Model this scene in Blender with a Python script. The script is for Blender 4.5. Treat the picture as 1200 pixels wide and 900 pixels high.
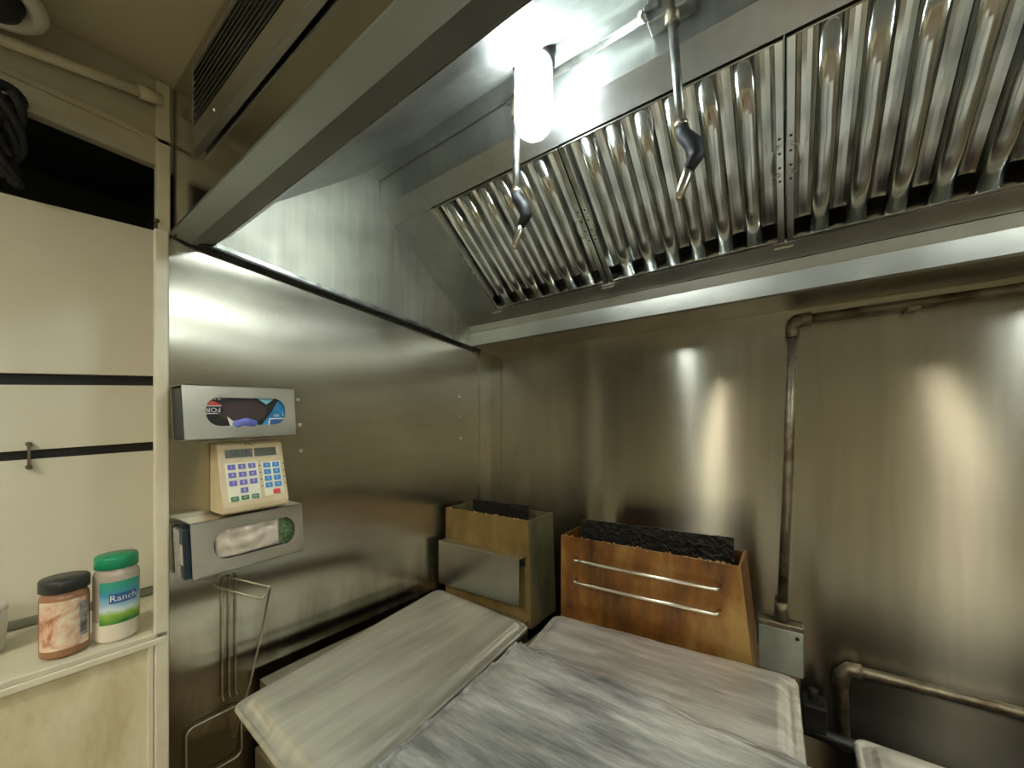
import bpy, bmesh, math, random
from mathutils import Vector, Matrix
random.seed(7)
PI = math.pi
scene = bpy.context.scene
C = scene.collection
for o in list(bpy.data.objects): bpy.data.objects.remove(o)

# ------------------------------------------------------------------ camera, light, exposure
CZ = 1.5                                   # eye height; heights below are often written CZ + h
cam_d = bpy.data.cameras.new('camera'); cam = bpy.data.objects.new('camera', cam_d); C.objects.link(cam)
cam.location = (1.128, -1.403, CZ); cam.rotation_euler = (PI/2, 0, math.radians(35.6))
cam_d.sensor_width = 36; cam_d.lens = 13.5; cam_d.shift_y = 0.0458; cam_d.clip_start = 0.02
scene.camera = cam
w = bpy.data.worlds.new('world'); scene.world = w; w.use_nodes = True
w.node_tree.nodes['Background'].inputs[0].default_value = (0.75, 0.72, 0.6, 1)
w.node_tree.nodes['Background'].inputs[1].default_value = 0.03
vs = scene.view_settings
vs.view_transform = 'Standard'; vs.look = 'None'; vs.gamma = 1; vs.use_curve_mapping = False
vs.exposure = 1.2
BULB = 44.0          # emission of the hood bulbs
PANEL = 42.0          # emission of the ceiling troffers

# ------------------------------------------------------------------ materials
def mat(name):
    m = bpy.data.materials.new(name); m.use_nodes = True
    nt = m.node_tree; b = nt.nodes['Principled BSDF']
    return m, nt, b
def N(nt, t, **kw):
    n = nt.nodes.new(t)
    for k, v in kw.items(): setattr(n, k, v)
    return n
def coords(nt, scale=(1,1,1), rot=(0,0,0), src='Object'):
    tc = N(nt, 'ShaderNodeTexCoord'); mp = N(nt, 'ShaderNodeMapping')
    mp.inputs['Scale'].default_value = scale; mp.inputs['Rotation'].default_value = rot
    nt.links.new(tc.outputs[src], mp.inputs[0]); return mp.outputs[0]
def noise(nt, vec, scale, detail=4, rough=.55, dist=0):
    n = N(nt, 'ShaderNodeTexNoise'); n.inputs['Scale'].default_value = scale
    n.inputs['Detail'].default_value = detail; n.inputs['Roughness'].default_value = rough
    n.inputs['Distortion'].default_value = dist
    nt.links.new(vec, n.inputs['Vector']); return n.outputs['Fac']
def ramp(nt, fac, stops):
    r = N(nt, 'ShaderNodeValToRGB'); el = r.color_ramp.elements
    while len(el) < len(stops): el.new(.5)
    for e, (p, c) in zip(el, stops):
        e.position = p; e.color = (*c, 1) if len(c) == 3 else c
    nt.links.new(fac, r.inputs[0]); return r.outputs[0]
def rng(nt, fac, a, b, lo=0.3, hi=0.7):
    r = N(nt, 'ShaderNodeMapRange'); r.inputs[1].default_value = lo; r.inputs[2].default_value = hi
    r.inputs[3].default_value = a; r.inputs[4].default_value = b
    nt.links.new(fac, r.inputs[0]); return r.outputs[0]
def bump(nt, b, fac, dist, strength=1, prev=None):
    n = N(nt, 'ShaderNodeBump'); n.inputs['Distance'].default_value = dist; n.inputs['Strength'].default_value = strength
    nt.links.new(fac, n.inputs['Height'])
    if prev: nt.links.new(prev.outputs[0], n.inputs['Normal'])
    nt.links.new(n.outputs[0], b.inputs['Normal']); return n
def warp(nt, b, vec, scale, k):
    """dented sheet: tilt the shading normal by a smooth noise vector"""
    n = N(nt, 'ShaderNodeTexNoise'); n.inputs['Scale'].default_value = scale; n.inputs['Detail'].default_value = 1.5; nt.links.new(vec, n.inputs['Vector'])
    a = N(nt, 'ShaderNodeVectorMath', operation='SUBTRACT'); a.inputs[1].default_value = (.5,.5,.5); nt.links.new(n.outputs['Color'], a.inputs[0])
    m = N(nt, 'ShaderNodeVectorMath', operation='SCALE'); m.inputs['Scale'].default_value = k; nt.links.new(a.outputs[0], m.inputs[0])
    g = N(nt, 'ShaderNodeNewGeometry'); d = N(nt, 'ShaderNodeVectorMath', operation='ADD'); nt.links.new(g.outputs['Normal'], d.inputs[0]); nt.links.new(m.outputs[0], d.inputs[1])
    z = N(nt, 'ShaderNodeVectorMath', operation='NORMALIZE'); nt.links.new(d.outputs[0], z.inputs[0]); nt.links.new(z.outputs[0], b.inputs['Normal'])
def steel(name, c0, c1, rough=(.22,.38), aniso=.75, grain='H', wave=.02, wscale=2.0, streak=0.0, blotch=2.5, fine=0.0, swirl=0.0):
    """brushed stainless; grain 'H' = horizontal brushing, 'V' = vertical"""
    m, nt, b = mat(name)
    b.inputs['Metallic'].default_value = 1
    v = coords(nt)
    col = ramp(nt, noise(nt, v, blotch, 2.5, .5, .2), [(.25, c0), (.75, c1)])
    if streak:
        sv = coords(nt, (14, 14, .8))
        s = ramp(nt, noise(nt, sv, 3, 4), [(.30, (1-streak,)*3), (.72, (1,1,1))])
        mx = N(nt, 'ShaderNodeMixRGB', blend_type='MULTIPLY'); mx.inputs[0].default_value = 1
        nt.links.new(col, mx.inputs[1]); nt.links.new(s, mx.inputs[2]); col = mx.outputs[0]
    nt.links.new(col, b.inputs['Base Color'])
    ro = rng(nt, noise(nt, v, blotch*1.7, 1.5), *rough, .15, .85)
    if swirl:      # hand-polished scratches in changing directions
        sv = noise(nt, coords(nt, (1, 1.0, 5.5), (math.radians(35), 0, 0)), 6, 2, .5, .3)
        ad = N(nt, 'ShaderNodeMath', operation='MULTIPLY_ADD'); ad.inputs[1].default_value = swirl; nt.links.new(sv, ad.inputs[0])
        sb = N(nt, 'ShaderNodeMath', operation='SUBTRACT'); sb.inputs[1].default_value = swirl*.5
        nt.links.new(ro, sb.inputs[0]); nt.links.new(sb.outputs[0], ad.inputs[2]); ro = ad.outputs[0]
    nt.links.new(ro, b.inputs['Roughness'])
    if aniso:
        b.inputs['Anisotropic'].default_value = aniso
        b.inputs['Anisotropic Rotation'].default_value = 0.25 if grain == 'H' else 0
        t = N(nt, 'ShaderNodeTangent', direction_type='UV_MAP'); nt.links.new(t.outputs[0], b.inputs['Tangent'])
    p = None
    if wave: warp(nt, b, v, wscale, wave)
    if fine:
        fv = coords(nt, (2, 2, 90) if grain == 'H' else (90, 90, 2))
        bump(nt, b, noise(nt, fv, 4, 3), fine, 1, p)
    return m
def plain(name, c, rough=.5, metal=0, c2=None, sc=6, bmp=0, bsc=40, spec=None, coat=0):
    m, nt, b = mat(name)
    b.inputs['Roughness'].default_value = rough; b.inputs['Metallic'].default_value = metal
    if coat: b.inputs['Coat Weight'].default_value = coat
    v = coords(nt)
    c2 = c2 or tuple(x*.88 for x in c)
    nt.links.new(ramp(nt, noise(nt, v, sc, 5), [(.35, c2), (.6, c)]), b.inputs['Base Color'])
    if bmp: bump(nt, b, noise(nt, v, bsc, 3), bmp)
    return m

M = {}
M['wall_steel'] = steel('stainless_wall_sheet', (.36,.335,.27), (.50,.47,.39), (.205,.258), 1.0, 'H', .06, 1.3, .12, 1.2)
M['left_steel'] = steel('stainless_side_sheet', (.44,.41,.33), (.60,.57,.48), (.200,.235), 1.0, 'V', .09, 1.7, 0, 1.6, 0, .09)
# baked-on grease film with ragged drips on the lower part of the side sheet
nt = M['left_steel'].node_tree; b = nt.nodes['Principled BSDF']; src = b.inputs['Base Color'].links[0].from_socket
tc = N(nt, 'ShaderNodeTexCoord'); sp = N(nt, 'ShaderNodeSeparateXYZ'); nt.links.new(tc.outputs['Object'], sp.inputs[0])
gn = noise(nt, coords(nt, (6, 6, .9)), 3, 4); ga = N(nt, 'ShaderNodeMath', operation='MULTIPLY_ADD'); ga.inputs[1].default_value = .35
nt.links.new(gn, ga.inputs[0]); nt.links.new(sp.outputs[2], ga.inputs[2])
mk = rng(nt, ga.outputs[0], 1, 0, .98, 1.22); mx = N(nt, 'ShaderNodeMixRGB'); nt.links.new(mk, mx.inputs[0]); nt.links.new(src, mx.inputs[1])
mx.inputs[2].default_value = (.16,.135,.085,1); nt.links.new(mx.outputs[0], b.inputs['Base Color'])
M['hood_steel'] = steel('hood_stainless', (.44,.46,.44), (.74,.76,.73), (.34,.46), .5, 'H', .05, 3.0, .12, 3, 0, .3)
M['hood_front'] = steel('hood_front_stainless', (.52,.54,.53), (.64,.66,.64), (.30,.42), .4, 'H', .006, 1.5, 0, 2)
M['hood_mirror'] = steel('hood_polished_stainless', (.42,.42,.39), (.54,.54,.50), (.14,.22), 0, 'H', .03, 1.5, 0, 2)
M['hood_lip'] = steel('hood_lip_stainless', (.38,.42,.43), (.52,.57,.57), (.31,.42), .3, 'H', .003, 1.5, 0, 2)
M['hood_dull'] = steel('hood_dull_stainless', (.30,.30,.24), (.56,.55,.46), (.42,.6), .0, 'H', .05, 4, .16, 5)
M['gutter'] = steel('gutter_stainless', (.42,.41,.35), (.62,.60,.52), (.30,.42), .6, 'V', .02, 2, 0, 5)
M['baffle'] = steel('baffle_stainless', (.46,.48,.46), (.78,.78,.72), (.12,.24), 0, 'H', .16, 11, 0, 9)
M['bracket'] = steel('bracket_stainless', (.52,.49,.40), (.70,.66,.56), (.30,.42), .3, 'H', .03, 5, 0, 8)
M['plate'] = steel('grey_steel_plate', (.34,.33,.30), (.46,.45,.41), (.29,.4), .5, 'H', .02, 3, 0, 6)
M['screw'] = plain('screw_steel', (.6,.58,.5), .3, 1)
M['pipe'] = plain('greasy_pipe', (.30,.26,.18), .45, .8, (.10,.07,.04), 14, .002, 60)
M['pipe_clean'] = plain('steel_pipe', (.45,.46,.42), .35, .9, (.2,.2,.18), 20)
M['black_grease'] = plain('grease_blackened_metal', (.012,.010,.008), .35, .1, (.004,.004,.003), 40, .006, 70)
M['dark_iron_and_shade'] = plain('dark_iron_and_shade', (.05,.05,.045), .5, .7, (.02,.02,.018), 12)
M['paint'] = plain('cream_wall_paint', (.62,.59,.46), .55, 0, (.56,.53,.41), 3)
M['soffit'] = plain('soffit_paint', (.52,.48,.36), .6, 0, (.45,.41,.31), 4)
M['ceil'] = plain('ceiling_paint', (.58,.52,.37), .75, 0, (.50,.44,.31), 2)
M['board'] = plain('white_wall_board', (.72,.70,.59), .32, 0, (.67,.65,.54), 2.2)
M['trim'] = plain('ivory_trim', (.72,.68,.53), .35, 0, (.64,.59,.44), 8)
M['black'] = plain('black_gap', (.012,.013,.014), .6, 0)
M['recess'] = plain('recess_shade', (.010,.013,.012), .7, 0)  # near-black colour carries the shade of the unlit opening
M['floor'] = plain('quarry_tile', (.20,.165,.13), .5, 0, (.14,.11,.09), 5)
M['brown_int'] = plain('dim_room_wall', (.42,.40,.30), .6, 0, (.34,.32,.24), 2)
M['ledge'] = plain('ledge_laminate', (.66,.64,.50), .35, 0, (.58,.55,.42), 7)
# marbled lower panel
m, nt, b = mat('marbled_panel'); v = coords(nt, (1, 1.6, .55), (math.radians(38), 0, 0))
nt.links.new(ramp(nt, noise(nt, v, 11, 6, .6, .3), [(.30, (.50,.42,.23)), (.5, (.64,.58,.37)), (.72, (.76,.71,.51))]), b.inputs['Base Color'])
b.inputs['Roughness'].default_value = .45; M['marble'] = m
# rusty varnished flue metal
def rust(name, a, bcol, c, sc, streak):
    m, nt, b = mat(name); v = coords(nt, (1, 1, streak))
    nt.links.new(ramp(nt, noise(nt, v, sc, 6, .62, .1), [(.36, a), (.50, bcol), (.64, c)]), b.inputs['Base Color'])
    b.inputs['Metallic'].default_value = .35
    nt.links.new(rng(nt, noise(nt, v, sc*2, 4), .29, .5), b.inputs['Roughness'])
    bump(nt, b, noise(nt, coords(nt), 60, 3), .0012)
    return m
M['flue_olive'] = rust('amber_stained_steel', (.13,.085,.03), (.22,.145,.045), (.28,.20,.08), 6, .5)
M['flue_rust'] = rust('baked_orange_grease_steel', (.05,.016,.005), (.20,.08,.012), (.33,.20,.06), 7, .4)
M['flue_side'] = rust('stained_grey_steel', (.10,.085,.04), (.17,.155,.085), (.24,.19,.09), 8, .35)
M['crust'] = plain('amber_grease_crust', (.34,.21,.07), .5, .1, (.12,.07,.02), 60, .01, 90)
# aluminium pans
def alum(name, c0, c1, sc, st, rr, crum=.0012, dent=.05):
    m, nt, b = mat(name); b.inputs['Metallic'].default_value = .72
    v = coords(nt, st); v1 = coords(nt)
    a = noise(nt, v, sc, 5, .68, .1); bl = noise(nt, v1, 4, 3, .5, .3)
    mx = N(nt, 'ShaderNodeMath', operation='ADD'); nt.links.new(a, mx.inputs[0]); nt.links.new(bl, mx.inputs[1])
    sc2 = N(nt, 'ShaderNodeMath', operation='MULTIPLY'); sc2.inputs[1].default_value = 1.35; nt.links.new(a, sc2.inputs[0]); nt.links.new(sc2.outputs[0], mx.inputs[0])
    sc3 = N(nt, 'ShaderNodeMath', operation='MULTIPLY'); sc3.inputs[1].default_value = .65; nt.links.new(bl, sc3.inputs[0]); nt.links.new(sc3.outputs[0], mx.inputs[1])
    hf = N(nt, 'ShaderNodeMath', operation='MULTIPLY'); nt.links.new(mx.outputs[0], hf.inputs[0]); hf.inputs[1].default_value = .5
    nt.links.new(ramp(nt, hf.outputs[0], [(.36, c0), (.62, c1)]), b.inputs['Base Color'])
    nt.links.new(rng(nt, hf.outputs[0], rr[0], rr[1], .4, .6), b.inputs['Roughness'])
    warp(nt, b, v1, 9, dent); src = b.inputs['Normal'].links[0].from_socket
    bn = bump(nt, b, a, crum); nt.links.new(src, bn.inputs['Normal'])
    return m
M['pan_a'] = alum('worn_aluminium_pan', (.50,.49,.42), (.78,.77,.68), 5, (5, .5, 1), (.30,.40), .0008)
M['pan_b'] = alum('dull_aluminium_pan', (.46,.44,.40), (.86,.84,.78), 9, (.7, 5, 1), (.38,.55))
M['pan_c'] = alum('scuffed_aluminium_pan', (.33,.35,.36), (.97,.97,.94), 12, (.6, 3.5, 1), (.29,.44), .0030, .28)
def emis(name, c, s):
    m, nt, b = mat(name); nt.nodes.remove(b)
    e = N(nt, 'ShaderNodeEmission'); e.inputs[0].default_value = (*c, 1); e.inputs[1].default_value = s
    nt.links.new(e.outputs[0], nt.nodes['Material Output'].inputs[0]); return m
M['bulb'] = emis('lit_bulb', (.86, .98, 1.0), BULB)
M['panel'] = emis('lit_diffuser', (1.0, .94, .76), PANEL)
m, nt, b = mat('lamp_globe_glass'); nt.nodes.remove(b)
tr = N(nt, 'ShaderNodeBsdfTransparent'); tl = N(nt, 'ShaderNodeBsdfTranslucent'); gl = N(nt, 'ShaderNodeBsdfGlossy')
gl.inputs['Roughness'].default_value = .05
m1 = N(nt, 'ShaderNodeMixShader'); m1.inputs[0].default_value = .15
m2 = N(nt, 'ShaderNodeMixShader'); fr = N(nt, 'ShaderNodeFresnel'); fr.inputs[0].default_value = 1.45
nt.links.new(tr.outputs[0], m1.inputs[1]); nt.links.new(tl.outputs[0], m1.inputs[2])
nt.links.new(fr.outputs[0], m2.inputs[0]); nt.links.new(m1.outputs[0], m2.inputs[1]); nt.links.new(gl.outputs[0], m2.inputs[2])
nt.links.new(m2.outputs[0], nt.nodes['Material Output'].inputs[0]); M['globe'] = m
M['timer'] = plain('aged_beige_plastic', (.66,.56,.36), .42, 0, (.58,.47,.28), 12)
M['keypad'] = plain('cream_keypad', (.86,.84,.66), .4)
M['key_violet'] = plain('violet_key', (.16,.15,.52), .35); M['key_blue'] = plain('blue_key', (.05,.28,.68), .35)
M['key_green'] = plain('green_key', (.05,.19,.08), .35); M['key_red'] = plain('red_key', (.70,.05,.07), .35)
M['lcd'] = plain('grey_display', (.13,.14,.11), .15, 0, None, 6, 0, 40, None, .5)
M['ink'] = plain('black_ink', (.03,.03,.035), .5); M['white_ink'] = plain('white_ink', (.85,.85,.82), .5)
M['carton_black'] = plain('black_carton', (.02,.018,.018), .35); M['carton_brown'] = plain('dark_brown_carton', (.055,.035,.03), .6)
M['carton_navy'] = plain('navy_carton', (.015,.03,.045), .4); M['carton_blue'] = plain('blue_carton', (.03,.28,.55), .35, 0, (.01,.13,.36), 20)
M['carton_sky'] = plain('light_blue_carton', (.20,.55,.70), .4); M['carton_red'] = plain('red_carton', (.75,.09,.06), .4)
M['carton_grey'] = plain('grey_printed_carton', (.42,.42,.38), .5, 0, (.22,.22,.20), 60); M['carton_pink'] = plain('pale_pink_carton', (.62,.52,.46), .5)
M['glove_blue'] = plain('blue_violet_glove', (.16,.18,.62), .35); M['paper'] = plain('white_paper', (.8,.8,.74), .6)
M['film'] = plain('clear_pinkish_film', (.84,.76,.66), .14, .2, (.50,.43,.36), 18, .012, 16)
M['green_print'] = plain('green_print', (.14,.24,.10), .4, 0, (.02,.045,.02), 110)
M['wire'] = plain('chrome_wire', (.42,.40,.30), .35, 1)
M['rod'] = plain('bright_steel_rod', (.75,.68,.58), .25, 1)
M['grey_box'] = plain('grey_painted_box', (.36,.38,.33), .4, .2, (.28,.29,.25), 10)
M['lid_black'] = plain('black_ribbed_lid', (.03,.032,.03), .4); M['lid_green'] = plain('green_lid', (.01,.30,.14), .35, 0, (.01,.24,.11))
M['plastic_clear'] = plain('clear_plastic_over_powder', (.46,.40,.33), .15, 0, (.36,.31,.26), 10)
M['powder'] = plain('white_powder_in_plastic', (.80,.73,.60), .2); M['rub'] = plain('brown_spice_in_plastic', (.34,.17,.09), .25, 0, (.26,.12,.06), 30)
m, nt, b = mat('peach_spice_label'); v = coords(nt)
nt.links.new(ramp(nt, noise(nt, v, 22, 5, .6, .6), [(.38, (.42,.17,.08)), (.47, (.72,.46,.33)), (.56, (.80,.72,.52))]), b.inputs['Base Color'])
b.inputs['Roughness'].default_value = .35; M['label_spice'] = m
M['barcode'] = plain('grey_nutrition_print', (.42,.40,.37), .4, 0, (.16,.15,.15), 70)
m, nt, b = mat('ranch_label'); tc = N(nt, 'ShaderNodeTexCoord'); sp = N(nt, 'ShaderNodeSeparateXYZ'); nt.links.new(tc.outputs['Generated'], sp.inputs[0])
nz = noise(nt, coords(nt), 26, 3); ad = N(nt, 'ShaderNodeMath', operation='MULTIPLY_ADD'); ad.inputs[1].default_value = .28
nt.links.new(nz, ad.inputs[0]); nt.links.new(sp.outputs[2], ad.inputs[2])
nt.links.new(ramp(nt, ad.outputs[0], [(.16, (.03,.20,.04)), (.36, (.28,.48,.06)), (.47, (.62,.74,.74)), (.60, (.30,.50,.66)), (.80, (.06,.30,.50)), (1.0, (.04,.34,.24))]), b.inputs['Base Color'])
b.inputs['Roughness'].default_value = .3; M['label_ranch'] = m
M['label_band'] = plain('blue_label_band', (.04,.12,.34), .35)
M['white_plastic'] = plain('white_plastic', (.68,.66,.56), .4)

# ------------------------------------------------------------------ mesh helpers
class MB:
    def __init__(s): s.v = []; s.f = []; s.sm = []
    def add(s, vs, fs, smooth=False):
        k = len(s.v); s.v += [tuple(p) for p in vs]; s.f += [tuple(i+k for i in f) for f in fs]; s.sm += [smooth]*len(fs); return s
    def box(s, a, b, T=None):
        x0,y0,z0 = a; x1,y1,z1 = b
        p = [Vector(q) for q in ((x0,y0,z0),(x1,y0,z0),(x1,y1,z0),(x0,y1,z0),(x0,y0,z1),(x1,y0,z1),(x1,y1,z1),(x0,y1,z1))]
        if T: p = [T @ q for q in p]
        return s.add(p, [(0,3,2,1),(4,5,6,7),(0,1,5,4),(1,2,6,5),(2,3,7,6),(3,0,4,7)])
    def quad(s, *p): return s.add(p, [tuple(range(len(p)))])
    def slab(s, pts, off):               # polygon given thickness along vector off
        n = len(pts); off = Vector(off); P = [Vector(p) for p in pts]
        return s.add(P + [p+off for p in P], [tuple(range(n))[::-1], tuple(range(n, 2*n))] + [(i,(i+1)%n,(i+1)%n+n,i+n) for i in range(n)])
    def sheet(s, prof, x0, x1, t=.002, nseg=1):   # (y,z) polyline extruded along x, given thickness t (normal side)
        n = len(prof); off = []
        for i in range(n):
            a = Vector(prof[max(i-1,0)]); b = Vector(prof[min(i+1,n-1)]); d = (b-a).normalized(); off.append(Vector((-d.y, d.x))*t)
        V = []
        for k in range(nseg+1):
            x = x0+(x1-x0)*k/nseg
            V += [(x, *p) for p in prof] + [(x, p[0]+o.x, p[1]+o.y) for p, o in zip(prof, off)]
        F = []
        for k in range(nseg):
            A = k*2*n; B = A+2*n
            for i in range(n-1):
                F += [(A+i, A+i+1, B+i+1, B+i), (A+n+i, B+n+i, B+n+i+1, A+n+i+1)]
            F += [(A, B, B+n, A+n), (A+n-1, A+2*n-1, B+2*n-1, B+n-1)]
        for i in range(n-1):
            F += [(i, i+n, i+n+1, i+1)]; L = nseg*2*n; F += [(L+i, L+i+1, L+i+n+1, L+i+n)]
        return s.add(V, F)
    def tube(s, pts, r, n=12, cap=True):
        P = [Vector(p) for p in pts]; R = r if isinstance(r, (list, tuple)) else [r]*len(P)
        rings = []; up = None
        for i, p in enumerate(P):
            d = (P[min(i+1, len(P)-1)] - P[max(i-1, 0)]).normalized()
            if up is None:
                up = Vector((0,0,1)) if abs(d.z) < .9 else Vector((1,0,0))
            a = d.cross(up)
            if a.length < 1e-4: a = d.cross(Vector((0,1,0)))
            a.normalize(); b2 = a.cross(d).normalized(); up = b2
            rings.append([p + (a*math.cos(2*PI*k/n) + b2*math.sin(2*PI*k/n))*R[i] for k in range(n)])
        V = [q for g in rings for q in g]; F = []
        for i in range(len(P)-1):
            for k in range(n): F.append((i*n+k, i*n+(k+1)%n, (i+1)*n+(k+1)%n, (i+1)*n+k))
        s.add(V, F, True)
        if cap: s.add(rings[0], [tuple(range(n))]); s.add(rings[-1], [tuple(range(n))[::-1]])
        return s
    def lathe(s, prof, c, n=32, axis='z'):
        V = []; F = []
        for r, z in prof:
            for k in range(n):
                a = 2*PI*k/n; V.append((c[0]+r*math.cos(a), c[1]+r*math.sin(a), c[2]+z))
        m = len(prof)
        for i in range(m-1):
            for k in range(n): F.append((i*n+k, i*n+(k+1)%n, (i+1)*n+(k+1)%n, (i+1)*n+k))
        return s.add(V, F, True)
    def build(s, name, m, parent=None, bevel=0, seg=2, origin=None, auto=True, sub=0):
        me = bpy.data.meshes.new(name)
        xs = [Vector(v) for v in s.v]
        lo = Vector([min(v[i] for v in xs) for i in range(3)]); hi = Vector([max(v[i] for v in xs) for i in range(3)])
        o0 = Vector(origin) if origin else Vector(((lo.x+hi.x)/2, (lo.y+hi.y)/2, lo.z))
        me.from_pydata([v-o0 for v in xs], [], s.f); me.validate()
        for p, f in zip(me.polygons, s.sm): p.use_smooth = f
        bm = bmesh.new(); bm.from_mesh(me); bmesh.ops.remove_doubles(bm, verts=bm.verts, dist=1e-5); bmesh.ops.recalc_face_normals(bm, faces=bm.faces)
        uv = bm.loops.layers.uv.new('UVMap')
        for f in bm.faces:
            nx, ny, nz = (abs(q) for q in f.normal)
            for l in f.loops:
                c = l.vert.co
                l[uv].uv = (c.y, c.z) if nx >= ny and nx >= nz else ((c.x, c.z) if ny >= nz else (c.x, c.y))
        bm.to_mesh(me); bm.free()
        me.materials.append(M[m] if isinstance(m, str) else m)
        o = bpy.data.objects.new(name, me); C.objects.link(o); o.location = o0
        if parent: attach(o, parent)
        if bevel:
            md = o.modifiers.new('bevel', 'BEVEL'); md.width = bevel; md.segments = seg; md.limit_method = 'ANGLE'; md.angle_limit = math.radians(40)
        if sub: md = o.modifiers.new('sub', 'SUBSURF'); md.levels = md.render_levels = sub
        return o
def W(o):
    m = Matrix.LocRotScale(o.location, o.rotation_euler, o.scale)
    return W(o.parent) @ o.matrix_parent_inverse @ m if o.parent else m
def attach(o, p): o.parent = p; o.matrix_parent_inverse = W(p).inverted()
def thing(name, label, cat, loc=(0,0,0), group=None):
    o = bpy.data.objects.new(name, None); C.objects.link(o); o.location = loc; o.empty_display_size = .05
    return tag(o, label, cat, group)
def tag(o, label, cat, group=None, kind=None):
    o['label'] = label; o['category'] = cat
    if group: o['group'] = group
    if kind: o['kind'] = kind
    return o
def struct(o): o['kind'] = 'structure'; return o
def copy_tree(o, parent=None, offset=(0,0,0), label=None):
    c = o.copy(); C.objects.link(c)
    if parent: c.parent = parent; c.matrix_parent_inverse = o.matrix_parent_inverse.copy()
    else: c.location = Vector(o.location) + Vector(offset)
    if label: c['label'] = label
    for ch in [q for q in bpy.data.objects if q.parent == o]: copy_tree(ch, c)
    return c
def text_flat(s, size):
    """2-D outline mesh of a word: list of verts (x,y) centred, faces"""
    cu = bpy.data.curves.new('txt', 'FONT'); cu.body = s; cu.size = size; cu.align_x = 'CENTER'; cu.align_y = 'CENTER'; cu.resolution_u = 2
    ob = bpy.data.objects.new('txt', cu); C.objects.link(ob)
    dg = bpy.context.evaluated_depsgraph_get(); me = bpy.data.meshes.new_from_object(ob.evaluated_get(dg))
    vv = [(p.co.x, p.co.y) for p in me.vertices]; ff = [tuple(p.vertices) for p in me.polygons]
    bpy.data.objects.remove(ob); bpy.data.meshes.remove(me); bpy.data.curves.remove(cu)
    return vv, ff
def word(mb, s, size, fn, rot=0):
    vv, ff = text_flat(s, size); c, n = math.cos(rot), math.sin(rot)
    mb.add([fn(x*c-y*n, x*n+y*c) for x, y in vv], ff); return mb
def arc(c, r, a0, a1, u, v, n=6):
    c = Vector(c); u = Vector(u); v = Vector(v)
    return [c + u*(r*math.cos(a0+(a1-a0)*i/n)) + v*(r*math.sin(a0+(a1-a0)*i/n)) for i in range(n+1)]

# ------------------------------------------------------------------ room shell
XR, YR, ZC = 3.6, -4.2, CZ+.955
struct(MB().box((-.62, YR, -.02), (XR, .02, 0)).build('floor', 'floor'))
struct(MB().box((-.62, YR, ZC), (XR, .02, ZC+.02)).build('ceiling', 'ceil'))
wb = struct(MB().box((-.02, 0, 0), (XR, .02, ZC)).build('wall_back', 'wall_steel'))
struct(MB().box((XR, YR, 0), (XR+.02, .02, ZC)).build('wall_right', 'brown_int'))
struct(MB().box((-.62, YR-.02, 0), (XR, YR, ZC)).build('wall_front', 'brown_int'))
wl = struct(MB().box((-.02, -1.15, 0), (0, 0, CZ+.44)).build('wall_left', 'left_steel'))
# corner angle strip with its screws
struct(MB().box((0, -.082, 0), (.0025, 0, CZ+.36)).box((.0025, -.083, 0), (.006, -.078, CZ+.36)).build('trim_1', 'left_steel', wl))
# low wall in front of the recess, its ledge, and the wall behind
lw = struct(MB().box((-.05, YR, 0), (-.004, -1.155, 1.045)).build('wall_left_low', 'marble'))
struct(MB().box((-.29, YR, 1.043), (.004, -1.152, 1.057)).box((-.29, -1.152, 1.043), (-.022, -1.09, 1.057)).build('trim_2', 'ledge', lw, .003))
struct(MB().box((-.004, YR, 1.030), (.006, -1.157, 1.044)).build('trim_3', 'trim', lw, .002))
struct(MB().box((-.012, -1.175, 0), (.004, -1.1505, CZ+.445)).build('trim_4', 'trim', None, .003))
struct(MB().box((-.006, -1.186, 0), (.001, -1.176, 1.03)).build('trim_5', 'trim', lw, .002))
struct(MB().box((-.285, -1.118, 1.057), (-.262, -1.088, ZC)).build('trim_6', 'trim', None, .003))
ww = struct(MB().box((-.31, YR, 0), (-.285, -1.088, CZ+.53)).build('wall_left_rear', 'black'))
struct(MB().box((-.62, -1.088, 0), (-.02, -1.07, CZ+.44)).build('wall_left_end', 'paint'))
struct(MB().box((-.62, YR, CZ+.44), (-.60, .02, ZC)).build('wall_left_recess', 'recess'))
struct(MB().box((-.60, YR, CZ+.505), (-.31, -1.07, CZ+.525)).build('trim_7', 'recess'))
sf = struct(MB().box((-.292, YR, CZ+.722), (-.272, -1.08, ZC)).build('wall_left_soffit', 'soffit'))
struct(MB().box((-.60, YR, CZ+.735), (-.293, -1.07, CZ+.75)).box((-.60, -1.088, CZ+.44), (-.293, -1.07, CZ+.735)).build('trim_11', 'recess'))  # underside and end of the opening, shade painted in by colour
struct(MB().box((-.272, YR, CZ+.785), (-.262, -1.085, CZ+.80)).build('trim_8', 'soffit', sf, .003))
struct(MB().box((-.272, YR, CZ+.722), (-.266, -1.085, CZ+.745)).build('trim_9', 'soffit', sf, .002))
struct(MB().tube([(-.272, YR, 1.068), (-.272, -1.10, 1.068)], .011).build('trim_10', 'grey_box', lw))

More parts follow.
